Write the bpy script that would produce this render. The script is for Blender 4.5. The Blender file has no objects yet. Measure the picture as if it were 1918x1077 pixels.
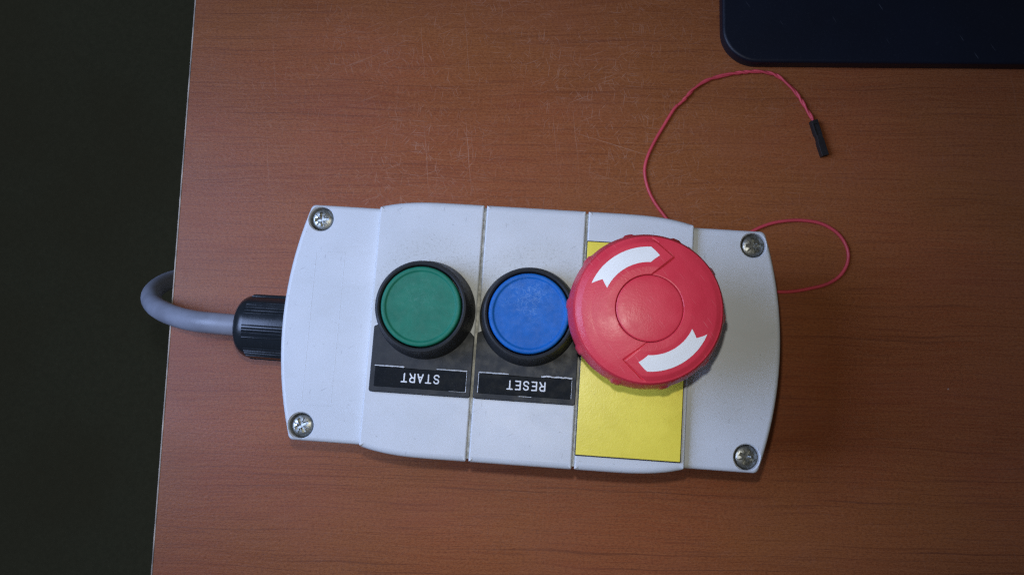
import bpy, bmesh, math, random
from mathutils import Vector, Matrix
R = math.radians
MM = 0.001                      # all lengths below are in millimetres, built in metres
random.seed(7)
scene = bpy.context.scene
C = scene.collection

# ------------------------------------------------------------------ camera
cam_d = bpy.data.cameras.new('camera')
cam = bpy.data.objects.new('camera', cam_d); C.objects.link(cam)
cam.location = (3.815*MM, -15.223*MM, 279.4*MM)
cam.rotation_euler = (0.12509, 0.03226, 0.06848)
cam_d.sensor_fit = 'HORIZONTAL'; cam_d.sensor_width = 36
cam_d.lens = 36*1500/1918
cam_d.clip_start = 0.01; cam_d.clip_end = 50
scene.camera = cam
# ------------------------------------------------------------------ world and lamps
w = bpy.data.worlds.new('World'); scene.world = w; w.use_nodes = True
bg = w.node_tree.nodes['Background']
bg.inputs[0].default_value = (1.0, 1.0, 0.95, 1); bg.inputs[1].default_value = 0.05

def lamp(name, kind, loc, target, power, color, **kw):
    d = bpy.data.lights.new(name, kind); d.energy = power; d.color = color
    for k, v in kw.items(): setattr(d, k, v)
    o = bpy.data.objects.new(name, d); C.objects.link(o)
    o.location = [v*MM for v in loc]
    o.rotation_euler = (Vector(target)-Vector(loc)).to_track_quat('-Z', 'Y').to_euler()
    return o
# the phone's own flash beside its lens, and cool light from an unseen source on the left
lamp('phone_flash', 'SPOT', (-1.3, 1.3, 281.6), (-14, 3, 0), 0.74, (1.0, 0.99, 0.90),
     shadow_soft_size=0.0026, spot_size=R(74), spot_blend=1.0)
lamp('cool_left_light', 'AREA', (-330, 26, 330), (-44, 18, 20), 0.48, (0.43, 0.58, 1.0),
     shape='RECTANGLE', size=0.27, size_y=0.32, spread=R(70))

scene.view_settings.view_transform = 'Standard'
scene.view_settings.look = 'None'
scene.view_settings.exposure = 0.0
scene.view_settings.gamma = 1.0
scene.view_settings.use_curve_mapping = False
scene.render.engine = 'CYCLES'
scene.cycles.use_denoising = False
scene.cycles.pixel_filter_type = 'BLACKMAN_HARRIS'; scene.cycles.filter_width = 1.3

# ================================================================== materials
class NT:
    def __init__(s, name):
        s.m = bpy.data.materials.new(name); s.m.use_nodes = True
        s.t = s.m.node_tree; s.n = s.t.nodes; s.b = s.n['Principled BSDF']
        s.obj = s.n.new('ShaderNodeTexCoord').outputs['Object']
    def node(s, typ, **kw):
        n = s.n.new(typ)
        for k, v in kw.items(): setattr(n, k, v)
        return n
    def put(s, sock, v):
        if hasattr(v, 'is_output'): s.t.links.new(v, sock)
        else: sock.default_value = v
    def math(s, op, a, b=0.0, c=None, clamp=False):
        n = s.node('ShaderNodeMath', operation=op, use_clamp=clamp)
        s.put(n.inputs[0], a); s.put(n.inputs[1], b)
        if c is not None: s.put(n.inputs[2], c)
        return n.outputs[0]
    def map(s, scale=(1, 1, 1), loc=(0, 0, 0), rot=(0, 0, 0), vec=None):
        n = s.node('ShaderNodeMapping', vector_type='POINT')
        s.put(n.inputs[0], s.obj if vec is None else vec)
        n.inputs[1].default_value = loc; n.inputs[2].default_value = rot; n.inputs[3].default_value = scale
        return n.outputs[0]
    def noise(s, vec, scale=1.0, detail=3, rough=.55, dist=0.0):
        n = s.node('ShaderNodeTexNoise'); s.put(n.inputs['Vector'], vec)
        n.inputs['Scale'].default_value = scale; n.inputs['Detail'].default_value = detail
        n.inputs['Roughness'].default_value = rough; n.inputs['Distortion'].default_value = dist
        return n.outputs['Fac']
    def ramp(s, v, lo, hi, a=0.0, b=1.0):
        n = s.node('ShaderNodeMapRange', interpolation_type='SMOOTHSTEP'); s.put(n.inputs[0], v)
        for i, q in enumerate((lo, hi, a, b)): n.inputs[i+1].default_value = q
        return n.outputs[0]
    def mix(s, f, a, b, mode='MIX'):
        n = s.node('ShaderNodeMix', data_type='RGBA', blend_type=mode)
        s.put(n.inputs[0], f)
        s.put(n.inputs[6], a if hasattr(a, 'is_output') else (*a, 1)); s.put(n.inputs[7], b if hasattr(b, 'is_output') else (*b, 1))
        return n.outputs[2]
    def bump(s, h, dist, strength=1.0):
        n = s.node('ShaderNodeBump'); s.put(n.inputs['Height'], h)
        n.inputs['Distance'].default_value = dist; n.inputs['Strength'].default_value = strength
        s.t.links.new(n.outputs[0], s.b.inputs['Normal'])
    def radial(s, cx, cy, sx=1.0, sy=1.0):          # distance in mm from a point on the thing
        n = s.node('ShaderNodeVectorMath', operation='LENGTH')
        s.put(n.inputs[0], s.map(scale=(1000*sx, 1000*sy, 0), loc=(-cx*sx, -cy*sy, 0)))
        return n.outputs['Value']
    def dashes(s, ang, length, width, keep, seed, wob=0.0, vec=None):
        """sparse short strokes: stretched voronoi cells, only a few of them kept"""
        src = s.obj if vec is None else vec
        rotv = s.map(rot=(0, 0, ang), loc=(seed*.37, seed*.71, 0), vec=src)
        v = s.node('ShaderNodeTexVoronoi', voronoi_dimensions='2D', feature='F1')
        s.put(v.inputs['Vector'], s.map(scale=(500/length, 500/width, 1), vec=rotv)); v.inputs['Scale'].default_value = 1
        sep = s.node('ShaderNodeSeparateColor'); s.put(sep.inputs[0], v.outputs['Color'])
        k = s.math('GREATER_THAN', sep.outputs[0], 1-keep)
        d = s.ramp(v.outputs['Distance'], .12, .5, 1, 0)
        return s.math('MULTIPLY', s.math('MULTIPLY', d, k), sep.outputs[1])
    def specks(s, cell, r, keep, seed=0):
        v = s.node('ShaderNodeTexVoronoi', voronoi_dimensions='3D', feature='F1')
        s.put(v.inputs['Vector'], s.map(scale=(1000/cell,)*3, loc=(seed, seed*2.1, 0))); v.inputs['Scale'].default_value = 1
        sep = s.node('ShaderNodeSeparateColor'); s.put(sep.inputs[0], v.outputs['Color'])
        k = s.math('GREATER_THAN', sep.outputs[0], 1-keep)
        d = s.ramp(v.outputs['Distance'], r*.5, r, 1, 0)
        return s.math('MULTIPLY', d, k)
    def set(s, **kw):
        for k, v in kw.items():
            s.put(s.b.inputs[k.replace('_', ' ')], (*v, 1) if isinstance(v, tuple) and len(v) == 3 else v)
        return s.m

def plain(name, col, rough=.5, metallic=0.0, grain=0.0, gscale=2500, spec=.5, var=.12):
    t = NT(name)
    n = t.noise(t.obj, gscale, 2, .6)
    big = t.noise(t.obj, 90, 3)
    f = t.ramp(big, .3, .7, 0, 1)
    t.set(Base_Color=t.mix(f, tuple(c*(1-var) for c in col), tuple(min(1, c*(1+var)) for c in col)),
          Roughness=t.ramp(big, .25, .75, rough*.88, rough*1.12), Metallic=metallic)
    t.b.inputs['Specular IOR Level'].default_value = spec
    if grain: t.bump(n, grain*MM)
    return t.m

def mat_wood():
    t = NT('desk_laminate')
    warp = t.noise(t.map(scale=(14, 30, 1)), 1, 2)
    sep = t.node('ShaderNodeSeparateXYZ'); t.put(sep.inputs[0], t.obj)
    y2 = t.math('ADD', sep.outputs[1], t.math('MULTIPLY', t.math('SUBTRACT', warp, .5), .006))
    cmb = t.node('ShaderNodeCombineXYZ'); t.put(cmb.inputs[0], sep.outputs[0]); t.put(cmb.inputs[1], y2)
    P = cmb.outputs[0]
    fib = t.noise(t.map(scale=(38, 1500, 1), vec=P), 1, 4, .65)
    fine = t.noise(t.map(scale=(900, 2400, 1), vec=P), 1, 2, .6)
    grit = t.noise(t.map(scale=(1900, 2300, 1), loc=(9, 4, 0)), 1, 2, .6)
    pore = t.noise(t.map(scale=(10, 1150, 1), loc=(3, 7, 0), vec=P), 1, 2, .45)
    pore2 = t.noise(t.map(scale=(30, 1500, 1), loc=(8, 1, 0), vec=P), 1, 2, .55)
    band = t.noise(t.map(scale=(2.2, 34, 1), loc=(1, 2, 0), vec=P), 1, 3, .5)
    blot = t.noise(t.map(scale=(24, 40, 1)), 1, 3, .6)
    hue = t.ramp(t.noise(t.map(scale=(9, 12, 1), loc=(4, 4, 0)), 1, 2), .38, .62)
    col = t.mix(t.ramp(band, .3, .7), t.mix(hue, (.258, .060, .018), (.240, .067, .017)), t.mix(hue, (.330, .084, .025), (.305, .093, .023)))
    col = t.mix(t.math('MULTIPLY', t.ramp(fib, .38, .62), .46), col, (.38, .128, .040))
    col = t.mix(t.math('MULTIPLY', t.ramp(fine, .44, .62), .44), col, (.135, .036, .014))
    col = t.mix(t.math('MULTIPLY', t.ramp(grit, .44, .64), .36), col, (.38, .140, .055))
    col = t.mix(t.math('MULTIPLY', t.math('MULTIPLY', t.ramp(pore, .60, .68), t.ramp(t.noise(t.map(scale=(2, 120, 1), loc=(1, 9, 0), vec=P), 1, 2), .42, .62, .2, 1)), .42), col, (.085, .022, .013))
    col = t.mix(t.math('MULTIPLY', t.ramp(pore2, .58, .66), .30), col, (.12, .032, .018))
    col = t.mix(t.math('MULTIPLY', t.ramp(blot, .45, .72), .18), col, (.31, .085, .042))
    # wear: fine scratches, thickest where the desk has been used most
    wv = t.node('ShaderNodeTexNoise'); t.put(wv.inputs['Vector'], t.obj); wv.inputs['Scale'].default_value = 130; wv.inputs['Detail'].default_value = 3
    off = t.node('ShaderNodeVectorMath', operation='MULTIPLY_ADD')
    t.put(off.inputs[0], wv.outputs['Color']); off.inputs[1].default_value = (.0007, .0007, 0); t.put(off.inputs[2], t.obj)
    D = off.outputs[0]
    tot = None
    for i, (a, L, W, k) in enumerate([(4, 4.2, .11, .07), (41, 2.0, .11, .05), (70, 2.6, .11, .06), (97, 3.4, .12, .06), (131, 2.2, .11, .06),
                                      (84, 20, .14, .014), (17, 24, .14, .014), (-27, 30, .14, .012), (158, 6, .12, .04)]):
        d = t.dashes(R(a), L, W, k, i+1.3, vec=D)
        tot = d if tot is None else t.math('MAXIMUM', tot, d)
    zone = t.ramp(t.radial(118, 78, 1, 1.5), 25, 150, 1, .22)
    zone = t.math('MULTIPLY', zone, t.ramp(t.noise(t.map(scale=(28, 28, 1), loc=(5, 5, 0)), 1, 3), .36, .62, .35, 1))
    scr = t.math('MULTIPLY', tot, zone)
    haze = t.math('MULTIPLY', t.math('MULTIPLY', zone, t.ramp(t.noise(t.map(scale=(900, 1500, 1)), 1, 2, .7), .5, .8)), .22)
    scr = t.math('MAXIMUM', scr, haze)
    col = t.mix(t.math('MULTIPLY', scr, .60, clamp=True), col, (.50, .29, .19))
    dot = t.specks(16, .022, .2, 4)
    col = t.mix(t.math('MULTIPLY', dot, .7), col, (.5, .4, .33))
    t.set(Base_Color=col, Roughness=t.math('ADD', t.ramp(blot, .3, .7, .36, .44), t.math('MULTIPLY', scr, .2)))
    t.b.inputs['Specular IOR Level'].default_value = .26
    h = t.math('ADD', t.math('MULTIPLY', fib, .4), t.math('MULTIPLY', t.noise(t.map(scale=(650, 900, 900)), 1, 3, .6), 1.0))
    t.bump(h, .055*MM)
    return t.m

def mat_case(name, buttons=True, grooves=False):
    t = NT(name)
    base = t.mix(t.ramp(t.noise(t.obj, 45, 3), .3, .7), (.58, .60, .61), (.63, .645, .655))
    grime = t.math('MULTIPLY', t.ramp(t.noise(t.map(scale=(60, 140, 60)), 1, 4, .6), .5, .75), .12)
    col = t.mix(grime, base, (.42, .40, .35))
    sp = t.math('MAXIMUM', t.specks(3.4, .05, .30, 1), t.math('MULTIPLY', t.specks(1.5, .11, .10, 3), .55))
    for k, a in enumerate((25, 95, 150)):
        sp = t.math('MAXIMUM', sp, t.math('MULTIPLY', t.dashes(R(a), .55+.5*k, .20, .006, 2+k), .6))
    col = t.mix(t.math('MULTIPLY', sp, .62), col, (.13, .125, .12))
    if buttons:
        m = None
        for cx, cy in ((-28, 8), (2, 8), (30, 4)):
            d = t.ramp(t.radial(cx, cy), 14, 24, 1, 0)
            m = d if m is None else t.math('MAXIMUM', m, d)
        for gx in (-15, 15):
            d = t.ramp(t.radial(gx, 2, 1, .14), .6, 5.5, 1, 0)
            m = t.math('MAXIMUM', m, t.math('MULTIPLY', d, .9))
        sm = t.math('MULTIPLY', m, t.ramp(t.noise(t.obj, 1500, 3, .75), .50, .70))
        col = t.mix(t.math('MULTIPLY', sm, .42), col, (.24, .23, .19))
        col = t.mix(t.math('MULTIPLY', m, .24), col, (.44, .43, .36))
    if grooves:
        g = None
        for gx in (-15, 15):
            d = t.ramp(t.radial(gx, 0, 1, 0), .55, .75, 1, 0)
            g = d if g is None else t.math('MAXIMUM', g, d)
        gn = t.ramp(t.noise(t.map(scale=(700, 450, 1)), 1, 3, .7), .35, .65)
        col = t.mix(g, col, t.mix(gn, (.20, .195, .16), (.46, .45, .39)))
    t.set(Base_Color=col, Roughness=t.ramp(t.noise(t.obj, 120, 3), .3, .7, .40, .50))
    t.b.inputs['Subsurface Weight'].default_value = .08
    t.b.inputs['Subsurface Radius'].default_value = (.002, .002, .002)
    t.b.inputs['Subsurface Scale'].default_value = .4
    t.bump(t.noise(t.obj, 1400, 2, .6), .011*MM)
    return t.m

def mat_cap(name, col, worn, wear, cx, cy):
    t = NT(name)
    base = t.mix(t.ramp(t.noise(t.obj, 220, 3), .3, .7), tuple(c*.9 for c in col), tuple(c*1.08 for c in col))
    tot = None
    for i, a in enumerate((5, 38, 70, 100, 133, 160)):
        d = t.dashes(R(a), 1.0, .075, .22, i+.7)
        tot = d if tot is None else t.math('MAXIMUM', tot, d)
    z = t.ramp(t.radial(cx, cy), 1, 9.5, 1, 0)
    z = t.math('MULTIPLY', z, t.ramp(t.noise(t.obj, 320, 3, .7), .32, .62))
    dust = t.math('MULTIPLY', t.ramp(t.noise(t.obj, 3200, 2, .7), .54, .74), .55)
    scr = t.math('MULTIPLY', t.math('MAXIMUM', t.math('MULTIPLY', tot, z), t.math('MULTIPLY', dust, t.math('ADD', z, .18))), wear, clamp=True)
    t.set(Base_Color=t.mix(scr, base, worn), Roughness=t.ramp(t.noise(t.obj, 600, 3), .3, .7, .52, .64))
    t.b.inputs['Specular IOR Level'].default_value = .3
    t.bump(t.noise(t.obj, 1800, 2, .6), .03*MM)
    return t.m

def mat_red():
    t = NT('red_plastic')
    base = t.mix(t.ramp(t.noise(t.obj, 120, 3), .3, .7), (.62, .036, .060), (.67, .044, .070))
    col = t.mix(t.math('MULTIPLY', t.math('MAXIMUM', t.specks(3.2, .045, .2, 5), t.math('MULTIPLY', t.dashes(R(50), 1.6, .12, .05, 3), .6)), .6), base, (.75, .25, .25))
    t.set(Base_Color=col, Roughness=t.ramp(t.noise(t.obj, 170, 4, .65), .32, .68, .32, .46))
    t.b.inputs['Specular IOR Level'].default_value = .42
    n = t.math('ADD', t.noise(t.obj, 1500, 3, .6), t.math('MULTIPLY', t.noise(t.obj, 3200, 1), .5))
    t.bump(n, .028*MM)
    return t.m

def mat_yellow():
    t = NT('yellow_laminate')
    base = t.mix(t.ramp(t.noise(t.obj, 110, 4, .65), .32, .7), (.82, .66, .060), (.92, .75, .080))
    col = t.mix(t.math('MULTIPLY', t.math('MAXIMUM', t.math('MAXIMUM', t.specks(3.2, .06, .35, 2), t.specks(1.6, .09, .12, 5)), t.math('MULTIPLY', t.dashes(R(20), .5, .2, .03, 6), .4)), .6), base, (.16, .13, .03))
    t.set(Base_Color=col, Roughness=.33)
    t.bump(t.math('ADD', t.noise(t.obj, 1300, 2, .6), t.math('MULTIPLY', t.noise(t.obj, 2600, 2), .5)), .024*MM)
    return t.m

def mat_black(name, col=(.024, .026, .028), rough=.52, dust=.16, spec=.28):
    t = NT(name)
    d = t.math('MULTIPLY', t.ramp(t.noise(t.obj, 2300, 3, .75), .55, .8), dust)
    d = t.math('MULTIPLY', d, t.ramp(t.noise(t.obj, 150, 3), .35, .65, .3, 1))
    d = t.math('MAXIMUM', d, t.math('MULTIPLY', t.specks(2.4, .05, .25, 8), dust*1.4))
    t.set(Base_Color=t.mix(d, col, (.26, .26, .24)), Roughness=t.ramp(t.noise(t.obj, 300, 3), .3, .7, rough*.85, rough*1.2))
    t.b.inputs['Specular IOR Level'].default_value = spec
    t.bump(t.noise(t.obj, 1900, 2, .6), .02*MM)
    return t.m

def mat_metal():
    t = NT('screw_metal')
    n = t.noise(t.obj, 700, 4, .7)
    t.set(Base_Color=t.mix(t.ramp(n, .42, .68), (.44, .44, .40), (.16, .155, .12)), Metallic=1.0, Roughness=t.ramp(n, .3, .7, .32, .52))
    t.bump(n, .05*MM)
    return t.m

def mat_pad():
    t = NT('navy_pad')
    n = t.noise(t.obj, 22, 3)
    base = t.mix(t.ramp(n, .3, .7), (.0036, .0058, .0125), (.0048, .008, .017))
    weave = t.noise(t.obj, 1700, 2, .7)
    d = t.math('MAXIMUM', t.math('MULTIPLY', t.specks(14, .022, .22, 3), .5), t.math('MULTIPLY', t.dashes(R(60), 2.0, .2, .006, 3), .16))
    d = t.math('MAXIMUM', d, t.math('MULTIPLY', t.ramp(weave, .55, .85), .035))
    t.set(Base_Color=t.mix(d, base, (.30, .32, .36)), Roughness=.46)
    t.b.inputs['Specular IOR Level'].default_value = .35
    t.bump(weave, .04*MM)
    return t.m

M = dict(
    wood=mat_wood(), case=mat_case('case_plastic'), cover=mat_case('cover_plastic', False, True), base=plain('base_plastic', (.5, .51, .52), .5),
    green=mat_cap('green_cap_plastic', (.010, .165, .100), (.22, .45, .40), .22, -31, 8),
    blue=mat_cap('blue_cap_plastic', (.004, .118, .43), (.32, .53, .78), .60, -1, 9),
    red=mat_red(), white=plain('white_inlay', (.80, .80, .77), .42, grain=.02, var=.03), yellow=mat_yellow(),
    dark_edge=plain('black_core_shadow', (.02, .02, .02), .5), black=mat_black('black_plastic'),
    gloss=mat_black('black_gloss_plastic', (.012, .016, .020), .24, .12, .5), insert=mat_black('legend_window', (.007, .009, .011), .50, .16, .08),
    clear=plain('scuffed_highlight_edge', (.62, .63, .62), .35, var=.25, gscale=900), letter=plain('white_lettering', (.70, .71, .70), .5, var=.08),
    metal=mat_metal(), cable=plain('grey_cable_jacket', (.225, .235, .27), .42, grain=.03, gscale=900),
    wire=plain('red_wire_jacket', (.62, .060, .080), .5, grain=.02, gscale=1200), connector=mat_black('connector_plastic', (.018, .016, .015), .5, .15),
    pad=mat_pad(), band=plain('edge_band_plastic', (.40, .32, .24), .6, gscale=600, var=.5), rubber=plain('rubber', (.02, .02, .02), .7),
    panel=plain('desk_panel', (.17, .065, .035), .5))
def mat_floor():
    t = NT('floor_covering')
    n = t.noise(t.obj, 180, 4, .7); b = t.noise(t.obj, 5, 3)
    c = t.mix(t.ramp(n, .3, .7), (.235, .275, .235), (.285, .33, .28))
    t.set(Base_Color=t.mix(t.math('MULTIPLY', t.ramp(b, .4, .7), .5), c, (.23, .24, .19)), Roughness=.8)
    t.bump(n, .0006)
    return t.m
M['floor'] = mat_floor()

# ================================================================== mesh helpers
def sharpen(me, ang=28):
    bm = bmesh.new(); bm.from_mesh(me)
    for f in bm.faces: f.smooth = True
    for e in bm.edges:
        e.smooth = True
        if len(e.link_faces) == 2:
            a = e.calc_face_angle(0); A = sorted(f.calc_area() for f in e.link_faces)
            e.smooth = not (a > R(ang) or (a > R(1.5) and A[1] > 15*A[0] and A[1] > 4e-6))
    bm.to_mesh(me); bm.free()

def link(name, me, mat, parent=None, loc=None, kind=None):
    o = bpy.data.objects.new(name, me); C.objects.link(o)
    if mat is not None:
        me.materials.clear()
        for m in (mat if isinstance(mat, (list, tuple)) else [mat]): me.materials.append(m)
    if parent: o.parent = parent
    if loc: o.location = [v*MM for v in loc]
    if kind: o['kind'] = kind
    return o

def mesh_from(name, V, F, ang=28, clean=True):
    me = bpy.data.meshes.new(name)
    me.from_pydata([(x*MM, y*MM, z*MM) for x, y, z in V], [], F); me.validate()
    if clean:
        bm = bmesh.new(); bm.from_mesh(me)
        bmesh.ops.remove_doubles(bm, verts=bm.verts, dist=1e-7)
        bmesh.ops.recalc_face_normals(bm, faces=bm.faces)
        bm.to_mesh(me); bm.free()
    sharpen(me, ang)
    return me

def thing(name, loc=(0, 0, 0), rotz=0.0, label=None, cat=None):
    o = bpy.data.objects.new(name, None); C.objects.link(o)
    o.empty_display_size = .02
    o.location = [v*MM for v in loc]; o.rotation_euler = (0, 0, rotz)
    if label: o['label'] = label; o['category'] = cat
    return o

def lathe(prof, n=96, axis='Z', ang=28, name='lathe', rfun=None):
    V, F = [], []
    for r, z in prof:
        for k in range(n):
            a = 2*math.pi*k/n
            rr = r if rfun is None else rfun(r, z, a)
            p = (rr*math.cos(a), rr*math.sin(a), z)
            if axis == 'X': p = (p[2], p[0], p[1])
            V.append(p)
    for i in range(len(prof)-1):
        for k in range(n):
            k2 = (k+1) % n
            F.append((i*n+k, i*n+k2, (i+1)*n+k2, (i+1)*n+k))
    if prof[0][0] > 1e-6: F.append(tuple(range(n))[::-1])
    if prof[-1][0] > 1e-6: F.append(tuple(range((len(prof)-1)*n, len(prof)*n)))
    return mesh_from(name, V, F, ang)

def ring(prof, n=96, name='ring', ang=28):        # closed profile: a ring with a hole
    V, F, m = [], [], len(prof)
    for r, z in prof:
        for k in range(n):
            a = 2*math.pi*k/n; V.append((r*math.cos(a), r*math.sin(a), z))
    for i in range(m):
        j = (i+1) % m
        for k in range(n):
            k2 = (k+1) % n; F.append((i*n+k, i*n+k2, j*n+k2, j*n+k))
    return mesh_from(name, V, F, ang)

def rounded(pts, seg=6):
    """pts: (x, y, corner radius), counter-clockwise -> dense outline"""
    out, n = [], len(pts)
    for i in range(n):
        p0, p, p1 = (Vector(pts[i-1][:2]), Vector(pts[i][:2]), Vector(pts[(i+1) % n][:2])); r = pts[i][2]
        if r <= 0: out.append((p.x, p.y)); continue
        a = (p0-p).normalized(); b = (p1-p).normalized()
        th = a.angle(b); d = r/math.tan(th/2)
        c = p+(a+b).normalized()*(r/math.sin(th/2))
        s, e = p+a*d-c, p+b*d-c
        a0 = math.atan2(s.y, s.x); da = (math.atan2(e.y, e.x)-a0+math.pi) % (2*math.pi)-math.pi
        for k in range(seg+1):
            t = a0+da*k/seg; out.append((c.x+r*math.cos(t), c.y+r*math.sin(t)))
    return out

def slab(name, outline, z0, z1, rad, bot=0.0, seg=6, ang=28):
    """solid from an outline with a rounded top edge; rad may be a function of (x, y, normal)"""
    n = len(outline); nor = []
    for i in range(n):
        a, b, c = Vector(outline[i-1]), Vector(outline[i]), Vector(outline[(i+1) % n])
        e1 = (b-a).normalized(); e2 = (c-b).normalized()
        t = (e1+e2).normalized(); nn = Vector((t.y, -t.x))
        nor.append((nn, 1/max(.5, nn.dot(Vector((e1.y, -e1.x))))))
    rr = [rad(p[0], p[1], nv[0]) if callable(rad) else rad for p, nv in zip(outline, nor)]
    V, F, L = [], [], 0
    if bot > 0:
        V += [(p[0]-nv[0].x*bot*nv[1], p[1]-nv[0].y*bot*nv[1], z0) for p, nv in zip(outline, nor)]; L += 1
    V += [(p[0], p[1], z0+bot) for p in outline]; L += 1
    for k in range(seg+1):
        a = math.pi/2*k/seg
        for p, nv, r in zip(outline, nor, rr):
            d = r*(1-math.cos(a))*nv[1]
            V.append((p[0]-nv[0].x*d, p[1]-nv[0].y*d, z1-r*(1-math.sin(a))))
        L += 1
    for i in range(L-1):
        for k in range(n):
            k2 = (k+1) % n; F.append((i*n+k, i*n+k2, (i+1)*n+k2, (i+1)*n+k))
    F.append(tuple(range(n))[::-1]); F.append(tuple(range((L-1)*n, L*n)))
    return mesh_from(name, V, F, ang)

def catmull(pts, step=6):
    P = [Vector(p) for p in pts]; P = [2*P[0]-P[1]]+P+[2*P[-1]-P[-2]]; out = []
    for i in range(1, len(P)-2):
        a, b, c, d = P[i-1:i+3]
        for k in range(step):
            t = k/step
            out.append(.5*((2*b)+(c-a)*t+(2*a-5*b+4*c-d)*t*t+(3*b-a-3*c+d)*t**3))
    out.append(P[-2]); return out

def tube_vf(pts, r, n=10, V=None, F=None, flat=1.0, dome=True):
    V = [] if V is None else V; F = [] if F is None else F
    pts = [Vector(p) for p in pts]; up = None; base = len(V); rings = []
    m = len(pts)
    for i, p in enumerate(pts):
        t = (pts[min(i+1, m-1)]-pts[max(i-1, 0)]).normalized()
        if up is None: up = t.orthogonal() if abs(t.z) > .9 else Vector((0, 0, 1))
        u = (up-t*up.dot(t)).normalized(); up = u; s = t.cross(u)
        ri = r[i] if isinstance(r, (list, tuple)) else r
        rings.append((p, t, u, s, ri))
    seq = []
    if dome:
        p, t, u, s, q = rings[0]; seq += [(p-t*q*.95, u, s, q*.3), (p-t*q*.6, u, s, q*.8)]
    seq += [(p, u, s, q) for p, t, u, s, q in rings]
    if dome:
        p, t, u, s, q = rings[-1]; seq += [(p+t*q*.6, u, s, q*.8), (p+t*q*.95, u, s, q*.3)]
    for p, u, s, q in seq:
        for k in range(n):
            a = 2*math.pi*k/n; v = p+u*(q*flat*math.cos(a))+s*(q*math.sin(a)); V.append(tuple(v))
    for i in range(len(seq)-1):
        for k in range(n):
            k2 = (k+1) % n; o = base+i*n; F.append((o+k, o+k2, o+n+k2, o+n+k))
    F.append(tuple(base+k for k in range(n))[::-1]); F.append(tuple(base+(len(seq)-1)*n+k for k in range(n)))
    return V, F

def boolean(me, cutters):
    a = bpy.data.objects.new('tmp', me); C.objects.link(a); tmp = [a]
    for cm in cutters:
        o = bpy.data.objects.new('tmp_cut', cm); C.objects.link(o); tmp.append(o)
        md = a.modifiers.new('b', 'BOOLEAN'); md.operation = 'DIFFERENCE'; md.solver = 'EXACT'; md.object = o
    bpy.context.view_layer.update()
    out = bpy.data.meshes.new_from_object(a.evaluated_get(bpy.context.evaluated_depsgraph_get()))
    for o in tmp: bpy.data.objects.remove(o)
    sharpen(out)
    return out

def box_vf(x0, x1, y0, y1, z0, z1, V, F, taper=0.0):
    b = len(V); t = taper
    V += [(x0+t, y0+t, z0), (x1-t, y0+t, z0), (x1-t, y1-t, z0), (x0+t, y1-t, z0), (x0, y0, z1), (x1, y0, z1), (x1, y1, z1), (x0, y1, z1)]
    F += [tuple(b+i for i in f) for f in ((3, 2, 1, 0), (4, 5, 6, 7), (0, 1, 5, 4), (1, 2, 6, 5), (2, 3, 7, 6), (3, 0, 4, 7))]

def moved(me, dx, dy, dz, rz=0):
    m = me.copy(); m.transform(Matrix.Translation((dx*MM, dy*MM, dz*MM)) @ Matrix.Rotation(rz, 4, 'Z')); return m

# ================================================================== setting
fl = mesh_from('floor', [(-2500, -2500, -730), (2500, -2500, -730), (2500, 2500, -730), (-2500, 2500, -730)], [(0, 1, 2, 3)])
link('floor', fl, M['floor'], kind='structure')

# the desk: origin on the front edge, local x runs along the grain
DA = math.atan2(9.3, 207.0)
desk = thing('desk', (-128.0, 0, 0), DA, 'scratched red-brown wood laminate desk with a thin pale edge strip', 'desk')
out = [(0.62, -620), (760, -620), (760, 640), (0.62, 640)]
top = slab('tabletop', out, -18, 0, .25, seg=2)
link('tabletop', top, M['wood'], desk)
eb = slab('edge_band', [(0, -620), (0.6, -620), (0.6, 640), (0, 640)], -18.3, -.05, .2, seg=3)
link('edge_band', eb, M['band'], desk)
for y in (-560, 580):
    pn = slab('side_panel', [(70, y-9), (740, y-9), (740, y+9), (70, y+9)], -730, -18, .2, seg=1)
    link('side_panel', pn, M['panel'], desk)

# the dark pad in the corner
pad = slab('mouse_pad', rounded([(0, 0, 12.5), (260, 0, 12.5), (260, 220, 12.5), (0, 220, 12.5)], 14), 0, 5, 1.1, bot=.3, seg=6)
po = link('mouse_pad', pad, M['pad'], None, (61.9, 104.0, 0.02)); po.rotation_euler[2] = R(2.7)
po['label'] = 'dark navy flat pad with rounded corner lying at the back of the desk'; po['category'] = 'mouse pad'

# ================================================================== the control station
st = thing('control_station', (0, 0, 0), 0, 'light grey plastic push-button control station with green, blue and red buttons', 'control box')

def end_arc(sgn, n=22):            # curved end of the case, from (67.4, -34.9) to (67.4, 34.9) through (72.9, 0)
    h, s = 34.9, 5.5; rad = (h*h+s*s)/(2*s); cx = 72.9-rad; a = math.asin(h/rad)
    return [(sgn*(cx+rad*math.cos(t)), sgn*rad*math.sin(t)) for t in [(-a+2*a*k/n) for k in range(n+1)]]
def case_outline(ins=0.0):
    R_, L_ = end_arc(1), end_arc(-1)
    pts = [(x, y, 1.7 if i in (0, len(R_)-1) else 0) for i, (x, y) in enumerate(R_)]+[(x, y, 1.7 if i in (0, len(L_)-1) else 0) for i, (x, y) in enumerate(L_)]
    o = rounded(pts, 6)
    if ins: o = [(x*(1-ins/72.9), y*(1-ins/34.9)) for x, y in o]
    return o
SX, SY = 64.15, 30.58
cover = slab('cover', case_outline(), 37.5, 46.0, 1.25, bot=.2, seg=7)
cut = lathe([(3.62, 41.0), (3.62, 45.45), (3.95, 45.85), (4.1, 46.6)], 48, name='c')
cover = boolean(cover, [moved(cut, sx*SX, sy*SY, 0) for sx in (-1, 1) for sy in (-1, 1)])
cv = link('cover', cover, M['cover'], st)
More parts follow.
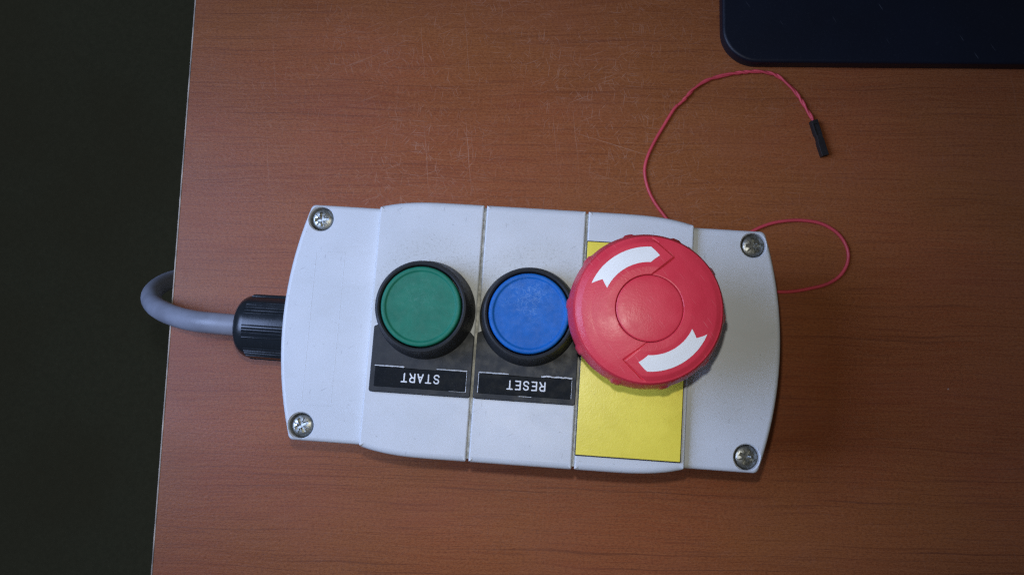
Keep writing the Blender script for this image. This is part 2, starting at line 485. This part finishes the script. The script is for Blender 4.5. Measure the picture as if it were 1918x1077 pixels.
# faint moulded rectangle on the left end of the cover
V, F = [], []
for a, b in (((-64.6, 20.8), (-56.0, 20.8)), ((-56.0, 20.8), (-56.0, -24.5)), ((-56.0, -24.5), (-64.6, -24.5)), ((-64.6, -24.5), (-64.6, 20.8))):
    tube_vf([(a[0], a[1], 45.975), (b[0], b[1], 45.975)], .13, 8, V, F, flat=.5)
link('moulding_line', mesh_from('moulding_line', V, F), M['case'], cv)
bs = slab('base', case_outline(1.6), 1.6, 37.5, .2, bot=1.2, seg=2)
link('base', bs, M['base'], st)
ft = lathe([(5, 0.02), (5, 1.65)], 24, name='foot')
for sx in (-1, 1):
    for sy in (-1, 1): link('foot', ft, M['rubber'], st, (sx*58, sy*26, 0))

# three raised button panels
def top_edge(x):                   # half width of the raised block along its length
    u = max(0.0, (abs(x)-22)/24.1)
    return 37.35-2.2*u**3.2
def panel(x0, x1, r0, r1):
    n = 22; xs = [x0+(x1-x0)*k/n for k in range(n+1)]
    pts = [(x, -top_edge(x), r0 if i == 0 else r1 if i == n else 0) for i, x in enumerate(xs)]
    pts += [(x, top_edge(x), r1 if i == 0 else r0 if i == n else 0) for i, x in enumerate(reversed(xs))]
    o = rounded(pts, 5)
    rad = lambda x, y, nv: .50+1.2*min(1, max(0, (abs(nv.y)-.5)/.45))
    return slab('button_panel', o, 40.5, 48.5, rad, seg=7)
for x0, x1, r0, r1 in ((-46.2, -15.38, 1.1, .55), (-14.62, 14.62, .55, .55), (15.38, 46.2, .55, 1.1)):
    link('button_panel', panel(x0, x1, r0, r1), M['case'], st)

for gx in (-15, 15):               # dirty joint between neighbouring panels
    link('seam', slab('seam', [(gx-.40, -36.4), (gx+.40, -36.4), (gx+.40, 36.4), (gx-.40, 36.4)], 44, 47.95, .05, seg=1), M['cover'], cv)
# screws with a pozidriv recess, each turned its own way
prof = [(0.02, 0)]+[(3.28, 0), (3.30, .35)]+[(3.30*math.cos(a), .35+1.05*math.sin(a)) for a in [math.pi/2*k/10 for k in range(1, 10)]]+[(0.0, 1.40)]
prof[0] = (0.0, 0)
head = lathe(prof, 64, name='screw', ang=40)
V, F = [], []; box_vf(-2.25, 2.25, -.58, .58, .15, 2, V, F, .16); c1 = mesh_from('c', V, F)
V, F = [], []; box_vf(-.58, .58, -2.25, 2.25, .16, 2.02, V, F, .16); c2 = mesh_from('c', V, F)
c3 = lathe([(.55, .05), (1.36, .9), (1.60, 2.04)], 8, name='c')
V, F = [], []; box_vf(-2.4, 2.4, -.20, .20, .62, 2.06, V, F, .05); c4 = mesh_from('c', V, F); c4.transform(Matrix.Rotation(R(45), 4, 'Z'))
V, F = [], []; box_vf(-2.4, 2.4, -.20, .20, .61, 2.08, V, F, .05); c5 = mesh_from('c', V, F); c5.transform(Matrix.Rotation(R(-45), 4, 'Z'))
screw = boolean(head, [c1, c2, c3, c4, c5])
for sx, sy, a in ((-1, 1, 8), (-1, -1, 28), (1, 1, 3), (1, -1, -24)):
    o = link('screw', screw, None if screw.materials and screw.materials[0] == M['metal'] else M['metal'], st, (sx*SX, sy*SY, 43.9))
    o.rotation_euler = (R(2*sy), R(3*sx), R(a))

# two flush push buttons in black bezels
BZ = 48.5
bez = ring([(14.35, BZ), (14.35, BZ+.8), (14.2, BZ+1.7), (13.95, BZ+3.2), (13.35, BZ+7.0), (13.0, BZ+9.8), (12.85, BZ+10.8), (12.5, BZ+11.45), (12.05, BZ+11.6),
            (11.65, BZ+11.35), (11.5, BZ+10.8), (11.42, BZ+6), (11.42, BZ)], 128, 'bezel', 40)
capm = lathe([(11.15, BZ+6.0), (11.15, BZ+11.0), (11.05, BZ+11.45), (10.8, BZ+11.7), (10.45, BZ+11.75), (10.1, BZ+11.72), (9.95, BZ+11.64), (9.72, BZ+11.36), (9.55, BZ+11.28), (9.3, BZ+11.26), (0, BZ+11.26)], 128, name='cap', ang=40)
def holder_outline():
    return rounded([(-14.6, -24.35, .7), (14.55, -24.35, .7), (14.55, -6.8, .4), (12.4, -4.6, .4), (-12.6, -4.6, .4), (-14.6, -5.6, .4)], 4)
GL = {  # strokes in a 1 x 1 cell
 'T': [[(0, 1), (1, 1)], [(.5, 1), (.5, 0)]],
 'A': [[(0, 0), (.5, 1)], [(.5, 1), (1, 0)], [(.2, .34), (.8, .34)]],
 'R': [[(.02, 0), (.02, 1)], [(.02, 1), (.55, 1), (.85, .93), (.95, .74), (.85, .55), (.55, .48), (.02, .48)], [(.5, .48), (.98, 0)]],
 'E': [[(.05, 0), (.05, 1)], [(.05, 1), (.95, 1)], [(.05, .5), (.82, .5)], [(.05, 0), (.95, 0)]],
 'S': [[(.95, .80), (.78, .96), (.5, 1.0), (.2, .95), (.06, .76), (.2, .58), (.5, .51), (.8, .43), (.95, .24), (.8, .05), (.5, 0), (.2, .04), (.04, .2)]]}
def lettering(text, x0, y0, hgt, wid, adv, z):
    out = []
    for i, ch in enumerate(text):
        V, F = [], []
        for st_ in GL[ch]:
            p = [(x0-(i*adv+u*wid), y0-v*hgt+(u*wid+i*adv)*-.012, z) for u, v in st_]
            if len(p) > 3: p = [tuple(q) for q in catmull(p, 4)]
            tube_vf(p, .20, 8, V, F, flat=.30)
        out.append(mesh_from('letter', V, F))
    return out
def push_button(cx, cy, capmat, text, tx, chipped):
    b = link('bezel', bez, M['black'] if not bez.materials else None, st, (cx, cy, 0))
    # a cap keeps its coordinates on the station so that its wear sits where the photo has it
    cm = capm.copy(); cm.transform(Matrix.Translation((cx*MM, cy*MM, 0)))
    k = link('button_cap', cm, capmat, b, (-cx, -cy, 0))
    h = link('legend_holder', slab('legend_holder', [(x+cx, y+cy) for x, y in holder_outline()], 48.5, 49.75, .22, seg=3), M['black'], st)
    w_ = link('legend_window', slab('legend_window', rounded([(cx-13.2, -17.75, .2), (cx+13.2, -17.75, .2), (cx+13.2, -11.95, .2), (cx+4.9, -11.95, .1), (cx+4.9, -12.15, .1), (cx-4.9, -12.15, .1), (cx-4.9, -11.95, .1), (cx-13.2, -11.95, .2)], 3), 49.5, 49.93, .12, seg=2), M['insert'], h)
    # raised lip of the clear cover, pale colour standing for scuffs and light caught on its edge
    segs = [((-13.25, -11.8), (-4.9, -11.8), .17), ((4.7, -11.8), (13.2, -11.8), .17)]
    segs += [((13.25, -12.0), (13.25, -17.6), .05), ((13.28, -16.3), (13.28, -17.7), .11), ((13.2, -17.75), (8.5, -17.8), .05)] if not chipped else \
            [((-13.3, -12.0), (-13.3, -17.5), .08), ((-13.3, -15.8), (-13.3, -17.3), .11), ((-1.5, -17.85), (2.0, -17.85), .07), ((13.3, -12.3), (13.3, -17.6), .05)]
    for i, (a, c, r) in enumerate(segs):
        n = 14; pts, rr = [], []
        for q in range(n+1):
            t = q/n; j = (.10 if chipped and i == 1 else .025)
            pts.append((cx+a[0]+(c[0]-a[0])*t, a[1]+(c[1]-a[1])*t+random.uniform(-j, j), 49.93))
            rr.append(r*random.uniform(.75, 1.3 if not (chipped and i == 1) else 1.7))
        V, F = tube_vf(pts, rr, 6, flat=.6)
        link('lip_highlight', mesh_from('lip_highlight', V, F), M['clear'], h)
    for lm in lettering(text, tx, -13.55, 2.30, 1.45, 2.32, 49.95):
        link('letter', lm, M['letter'], h)
push_button(-30, 5, M['green'], 'START', -24.55, False)
push_button(0, 5, M['blue'], 'RESET', 5.75, True)

# yellow legend plate under the emergency stop, its black core widened to draw a thin shadow line
yp = slab('yellow_plate', rounded([(15.5, -32.9, .2), (44.75, -32.9, .2), (44.75, 27.95, .2), (15.5, 27.95, .2)], 3), 49.2, 49.55, .08, seg=2)
yo = link('yellow_plate', yp, M['yellow'], st)
bk = slab('shadow_backing', rounded([(15.25, -33.25, .3), (45.0, -33.25, .3), (45.0, 28.3, .3), (15.25, 28.3, .3)], 3), 48.5, 49.2, .12, seg=2)
link('shadow_backing', bk, M['dark_edge'], yo)

# ---- emergency stop mushroom
EX, EY = 30.0, 6.2
A_, B_, C_ = Vector((0, 8.3)), Vector((5.25, 13.0)), Vector((-.2, 17.6))
def chev(r):                        # angle of the arrow-shaped step at radius r
    if r <= A_.length: return math.pi/2
    if r >= C_.length: return math.atan2(C_.y, C_.x)
    p, q = (A_, B_) if r < B_.length else (B_, C_)
    lo, hi = 0.0, 1.0
    for _ in range(40):
        m = (lo+hi)/2
        if p.lerp(q, m).length < r: lo = m
        else: hi = m
    v = p.lerp(q, lo); return math.atan2(v.y, v.x)
def dome(r): return 82.0-2.1*(r/17.6)**2.2
def step_h(r):
    if r < 8.3 or r > 17.6: return 0.0
    return .55*min(1, (17.6-r)/1.2)*min(1, .35+(r-8.3)/3.0)
def head_z(r, th):
    t = ((th-chev(r)) % math.pi)/math.pi
    return dome(r)+step_h(r)*max(0, 1-1.1*t)
rings = [('s', 8.17, 80.9), ('s', 8.17, 81.35), ('s', 8.25, dome(8.3)-.05)]
rings += [('t', r, 0) for r in sorted(set([8.42+(17.6-8.42)*k/46 for k in range(47)]+[B_.length]))]
rings += [('e', 17.95, 79.80), ('e', 18.25, 79.40), ('e', 18.5, 78.75), ('e', 18.85, 77.4), ('b', 19.05, 76.7), ('b', 19.25, 75.9), ('b', 19.42, 75.0), ('b', 19.5, 73.9), ('b', 19.5, 71.6), ('b', 19.35, 70.6), ('e', 18.9, 70.0), ('e', 17.5, 69.9), ('e', 12.0, 70.2)]
TS = [0, .0015, .003, .006, .01]+[.02+.96*k/190 for k in range(191)]+[.984, .988, .992, .995, .9975, .9985, 1.0]
NS = len(TS)-1; V, F = [], []
for kind, r, z in rings:
    c0 = chev(r)
    for s in range(2):
        for k in range(NS+1):
            tt = TS[k]; th = c0+s*math.pi+math.pi*tt; rr = r; zz = z
            if kind == 't':
                zz = dome(r)+step_h(r)*max(0, 1-1.1*tt)
                fade = min(1, max(0, (17.5-r)/.5))
                if tt > .986: zz -= .34*fade*min(1, (tt-.986)/.008)
                if tt < .004: zz -= .10*fade*(1-tt/.004)
            if kind == 'b':
                d = (math.degrees(th)+18+2) % 36-18
                q = max(0, min(1, (4.6-abs(d))/2.4)); rr += .40*q*q*(3-2*q)*(.25 if z > 76.5 else .7 if z > 75.5 else 1 if z > 71 else .7)
            V.append((EX+rr*math.cos(th), EY+rr*math.sin(th), zz))
W_ = 2*(NS+1)
for i in range(len(rings)-1):
    for k in range(W_):
        k2 = (k+1) % W_; F.append((i*W_+k, i*W_+k2, (i+1)*W_+k2, (i+1)*W_+k))
V = [(EX+(x-EX)*1.018, EY+(y-EY)*1.018, z) for x, y, z in V]
me = mesh_from('stop_head', V, F, 32)
hd = link('emergency_stop_head', me, M['red'], st); hd['label'] = 'red mushroom emergency stop head with two white arrows'
cd = lathe([(0, 80.6), (7.9, 80.6), (8.08, 80.8), (8.08, dome(8)-.12), (7.95, dome(8)-.01), (7.7, dome(7.7)+.02), (6, dome(6)), (4, dome(4)), (2, dome(2)), (0, dome(0))], 128, name='center_disc', ang=40)
cd.transform(Matrix.Translation((EX*MM, EY*MM, 0)) @ Matrix.Diagonal((1.018, 1.018, 1, 1)))
link('center_disc', cd, M['red'], hd)
for s in range(2):
    nr, na = 10, 60; V, F = [], []
    def pt(v, u, dz, grow=0.0):
        m = 1-abs(2*v-1)
        r = 11.35-grow+v*(3.9+2*grow); g = math.degrees(grow/13)
        t0, t1 = 91-9.5*m-g, 159.5-7.5*m+g+(1-v)*-2
        th = R(t0+(t1-t0)*u+180*s); return (EX+r*math.cos(th), EY+r*math.sin(th), head_z(r, th)+dz)
    for i in range(nr+1):
        for j in range(na+1): V.append(pt(i/nr, j/na, .07))
    for i in range(nr):
        for j in range(na): a = i*(na+1)+j; F.append((a, a+1, a+na+2, a+na+1))
    rim = [(i, 0) for i in range(nr+1)]+[(nr, j) for j in range(1, na+1)]+[(i, na) for i in range(nr-1, -1, -1)]+[(0, j) for j in range(na-1, 0, -1)]
    b0 = len(V)
    for i, j in rim: V.append(pt(i/nr, j/na, -.12, .06))
    for q in range(len(rim)):
        q2 = (q+1) % len(rim); ia = rim[q][0]*(na+1)+rim[q][1]; ib = rim[q2][0]*(na+1)+rim[q2][1]
        F.append((ia, ib, b0+q2, b0+q))
    V = [(EX+(x-EX)*1.018, EY+(y-EY)*1.018, z) for x, y, z in V]
    link('arrow', mesh_from('arrow', V, F, 40), M['white'], hd)
nk = lathe([(14.4, 49.5), (14.4, 51.6), (13.9, 52.2), (12.6, 52.6), (12.4, 58), (11.2, 59), (11.0, 70.4)], 96, name='neck', ang=40)
nk.transform(Matrix.Translation((EX*MM, EY*MM, 0)))
link('neck', nk, M['black'], hd)

# ---- cable gland and cable on the left end
def ribs(r, x, a):
    if r < 9.9 or x < -92.6 or x > -76.2: return r
    s = (a/(2*math.pi)*8) % 1          # eight groups of fine ribs with smooth lands between
    if s > .58: return r
    return r+.36*max(0, math.sin(s/.58*5*2*math.pi))
gp = [(3.7, -92.6), (4.6, -93.3), (6.4, -93.1), (7.9, -92.5), (8.9, -91.6), (9.6, -90.5), (9.95, -89.4), (10.02, -89.0), (10.05, -88.8), (10.2, -77.0), (10.2, -76.0), (9.6, -75.6)]
def ribs2(r, x, a):
    return ribs(r, x, a) if -88.9 < x < -76.5 else r
gl = lathe(gp, 400, 'X', 22, 'cable_gland', ribs2); gl.transform(Matrix.Translation((0, -1.85*MM, 25*MM)))
go = link('cable_gland', gl, M['gloss'], st)
ln = lathe([(9.4, -77), (9.4, -73.4), (11.0, -73.2), (11.4, -72.6), (11.4, -69.0)], 6, 'X', 22, 'lock_nut'); ln.transform(Matrix.Translation((0, -1.85*MM, 25*MM)))
link('lock_nut', ln, M['black'], go)
cp = [(-90, -1.8, 25), (-96.6, -1.75, 25), (-102.1, -1.6, 24.5), (-108.2, -1.3, 22.5), (-115.5, -.3, 18.5), (-123.6, 1.5, 12.5), (-131.7, 4.0, 4.0), (-138.7, 7.3, -6), (-143.8, 11.0, -17),
      (-146.0, 15.2, -28), (-145.0, 19.3, -39), (-139, 24, -52), (-128, 29, -66), (-112, 34, -84), (-98, 38, -115), (-90, 40, -170), (-88, 40, -300), (-88, 40, -500), (-84, 40, -700), (-60, 40, -722), (60, 50, -726)]
V, F = tube_vf(catmull(cp, 8), 3.5, 24)
link('cable', mesh_from('cable', V, F, 60), M['cable'], st)

# ================================================================== the red wire
jw = thing('jumper_wire', (98.0, 80.0, 0), 0, 'thin red wire looping out from under the grey box with black connector', 'wire')
WA = [(95.2, 85.2, 1.2), (94.7, 86.6, 1.1), (93.1, 89.3, .95), (90.2, 94.0, .9), (86.9, 97.8, .9), (82.0, 101.6, .9), (76.3, 102.7, .9), (70.6, 102.2, .9), (64.0, 100.8, .9), (57.4, 98.4, .9), (52.8, 94.9, .9), (48.8, 89.9, .9),
      (46.3, 87.4, .8), (42.9, 81.1, .7), (39.5, 74.3, .65), (37.4, 68.7, .65), (36.7, 63.8, .65), (38.0, 58.0, .65), (40.5, 53.0, .65), (44.8, 47.5, .65), (50, 41.5, .65), (58, 37, .65), (67, 38.5, .65),
      (75.3, 44.4, .65), (80.8, 47.2, .65), (86.3, 48.7, .65), (92.7, 49.3, .65), (99.2, 48.5, .65), (104.8, 45.4, .65), (108.0, 40.6, .65), (108.4, 35.7, .65), (106.0, 30.8, .65), (101.5, 27.4, .65), (95.1, 25.3, .65), (88.8, 23.9, .65), (82, 23.4, .65), (70, 22.5, .65), (52, 19, .65), (34, 10, .65)]
WA = [(x-98.0, y-80.0, z) for x, y, z in WA]
path = catmull(WA, 14)
nt = 11*14+8                         # the length over which a second strand is twisted round the first
V1, F1, P1, P2, acc = [], [], [], [], 0.0
r1 = []
for i, p in enumerate(path):
    if i: acc += (p-path[i-1]).length
    t = (path[min(i+1, len(path)-1)]-path[max(i-1, 0)]).normalized(); s = Vector((0, 0, 1)).cross(t).normalized(); u = t.cross(s)
    amp = .26*max(0, min(1, (nt-i)/10)); ph = acc*2*math.pi/9.5+1.3*math.sin(acc*.21)+.7*math.sin(acc*.53+1)
    o = s*(amp*math.cos(ph))+u*(amp*math.sin(ph))*.9
    P1.append(p+o); r1.append(.60 if i > nt else .46)
    if i <= nt: P2.append(p-o*1.05)
V, F = tube_vf(P1, r1, 10)
link('insulation', mesh_from('insulation', V, F, 60), M['wire'], jw)
V, F = tube_vf(P2, .45, 10)
link('twisted_strand', mesh_from('twisted_strand', V, F, 60), M['wire'], jw)
# connector housing: square sleeve with a waisted latch window
o = [(-1.25, 0), (1.25, 0), (1.25, 5.0), (.95, 5.9), (1.0, 7.2), (1.25, 8.2), (1.25, 13.3), (-1.25, 13.3), (-1.25, 7.4), (-1.05, 6.6), (-1.25, 5.6)]
cn = slab('connector', o, 0.02, 2.5, .18, bot=.12, seg=2)
V, F = [], []; box_vf(-.7, .7, 1.4, 5.6, 2.0, 3.2, V, F); k1 = mesh_from('c', V, F)
V, F = [], []; box_vf(-.62, .62, 12.4, 14, .65, 1.85, V, F); k2 = mesh_from('c', V, F)
cn = boolean(cn, [k1, k2])
d = Vector((99.4-95.2, 72.85-85.35)); co = link('connector', cn, M['connector'], jw, (95.2-98.0, 85.35-80.0, 0))
co.rotation_euler[2] = math.atan2(d.y, d.x)-math.pi/2
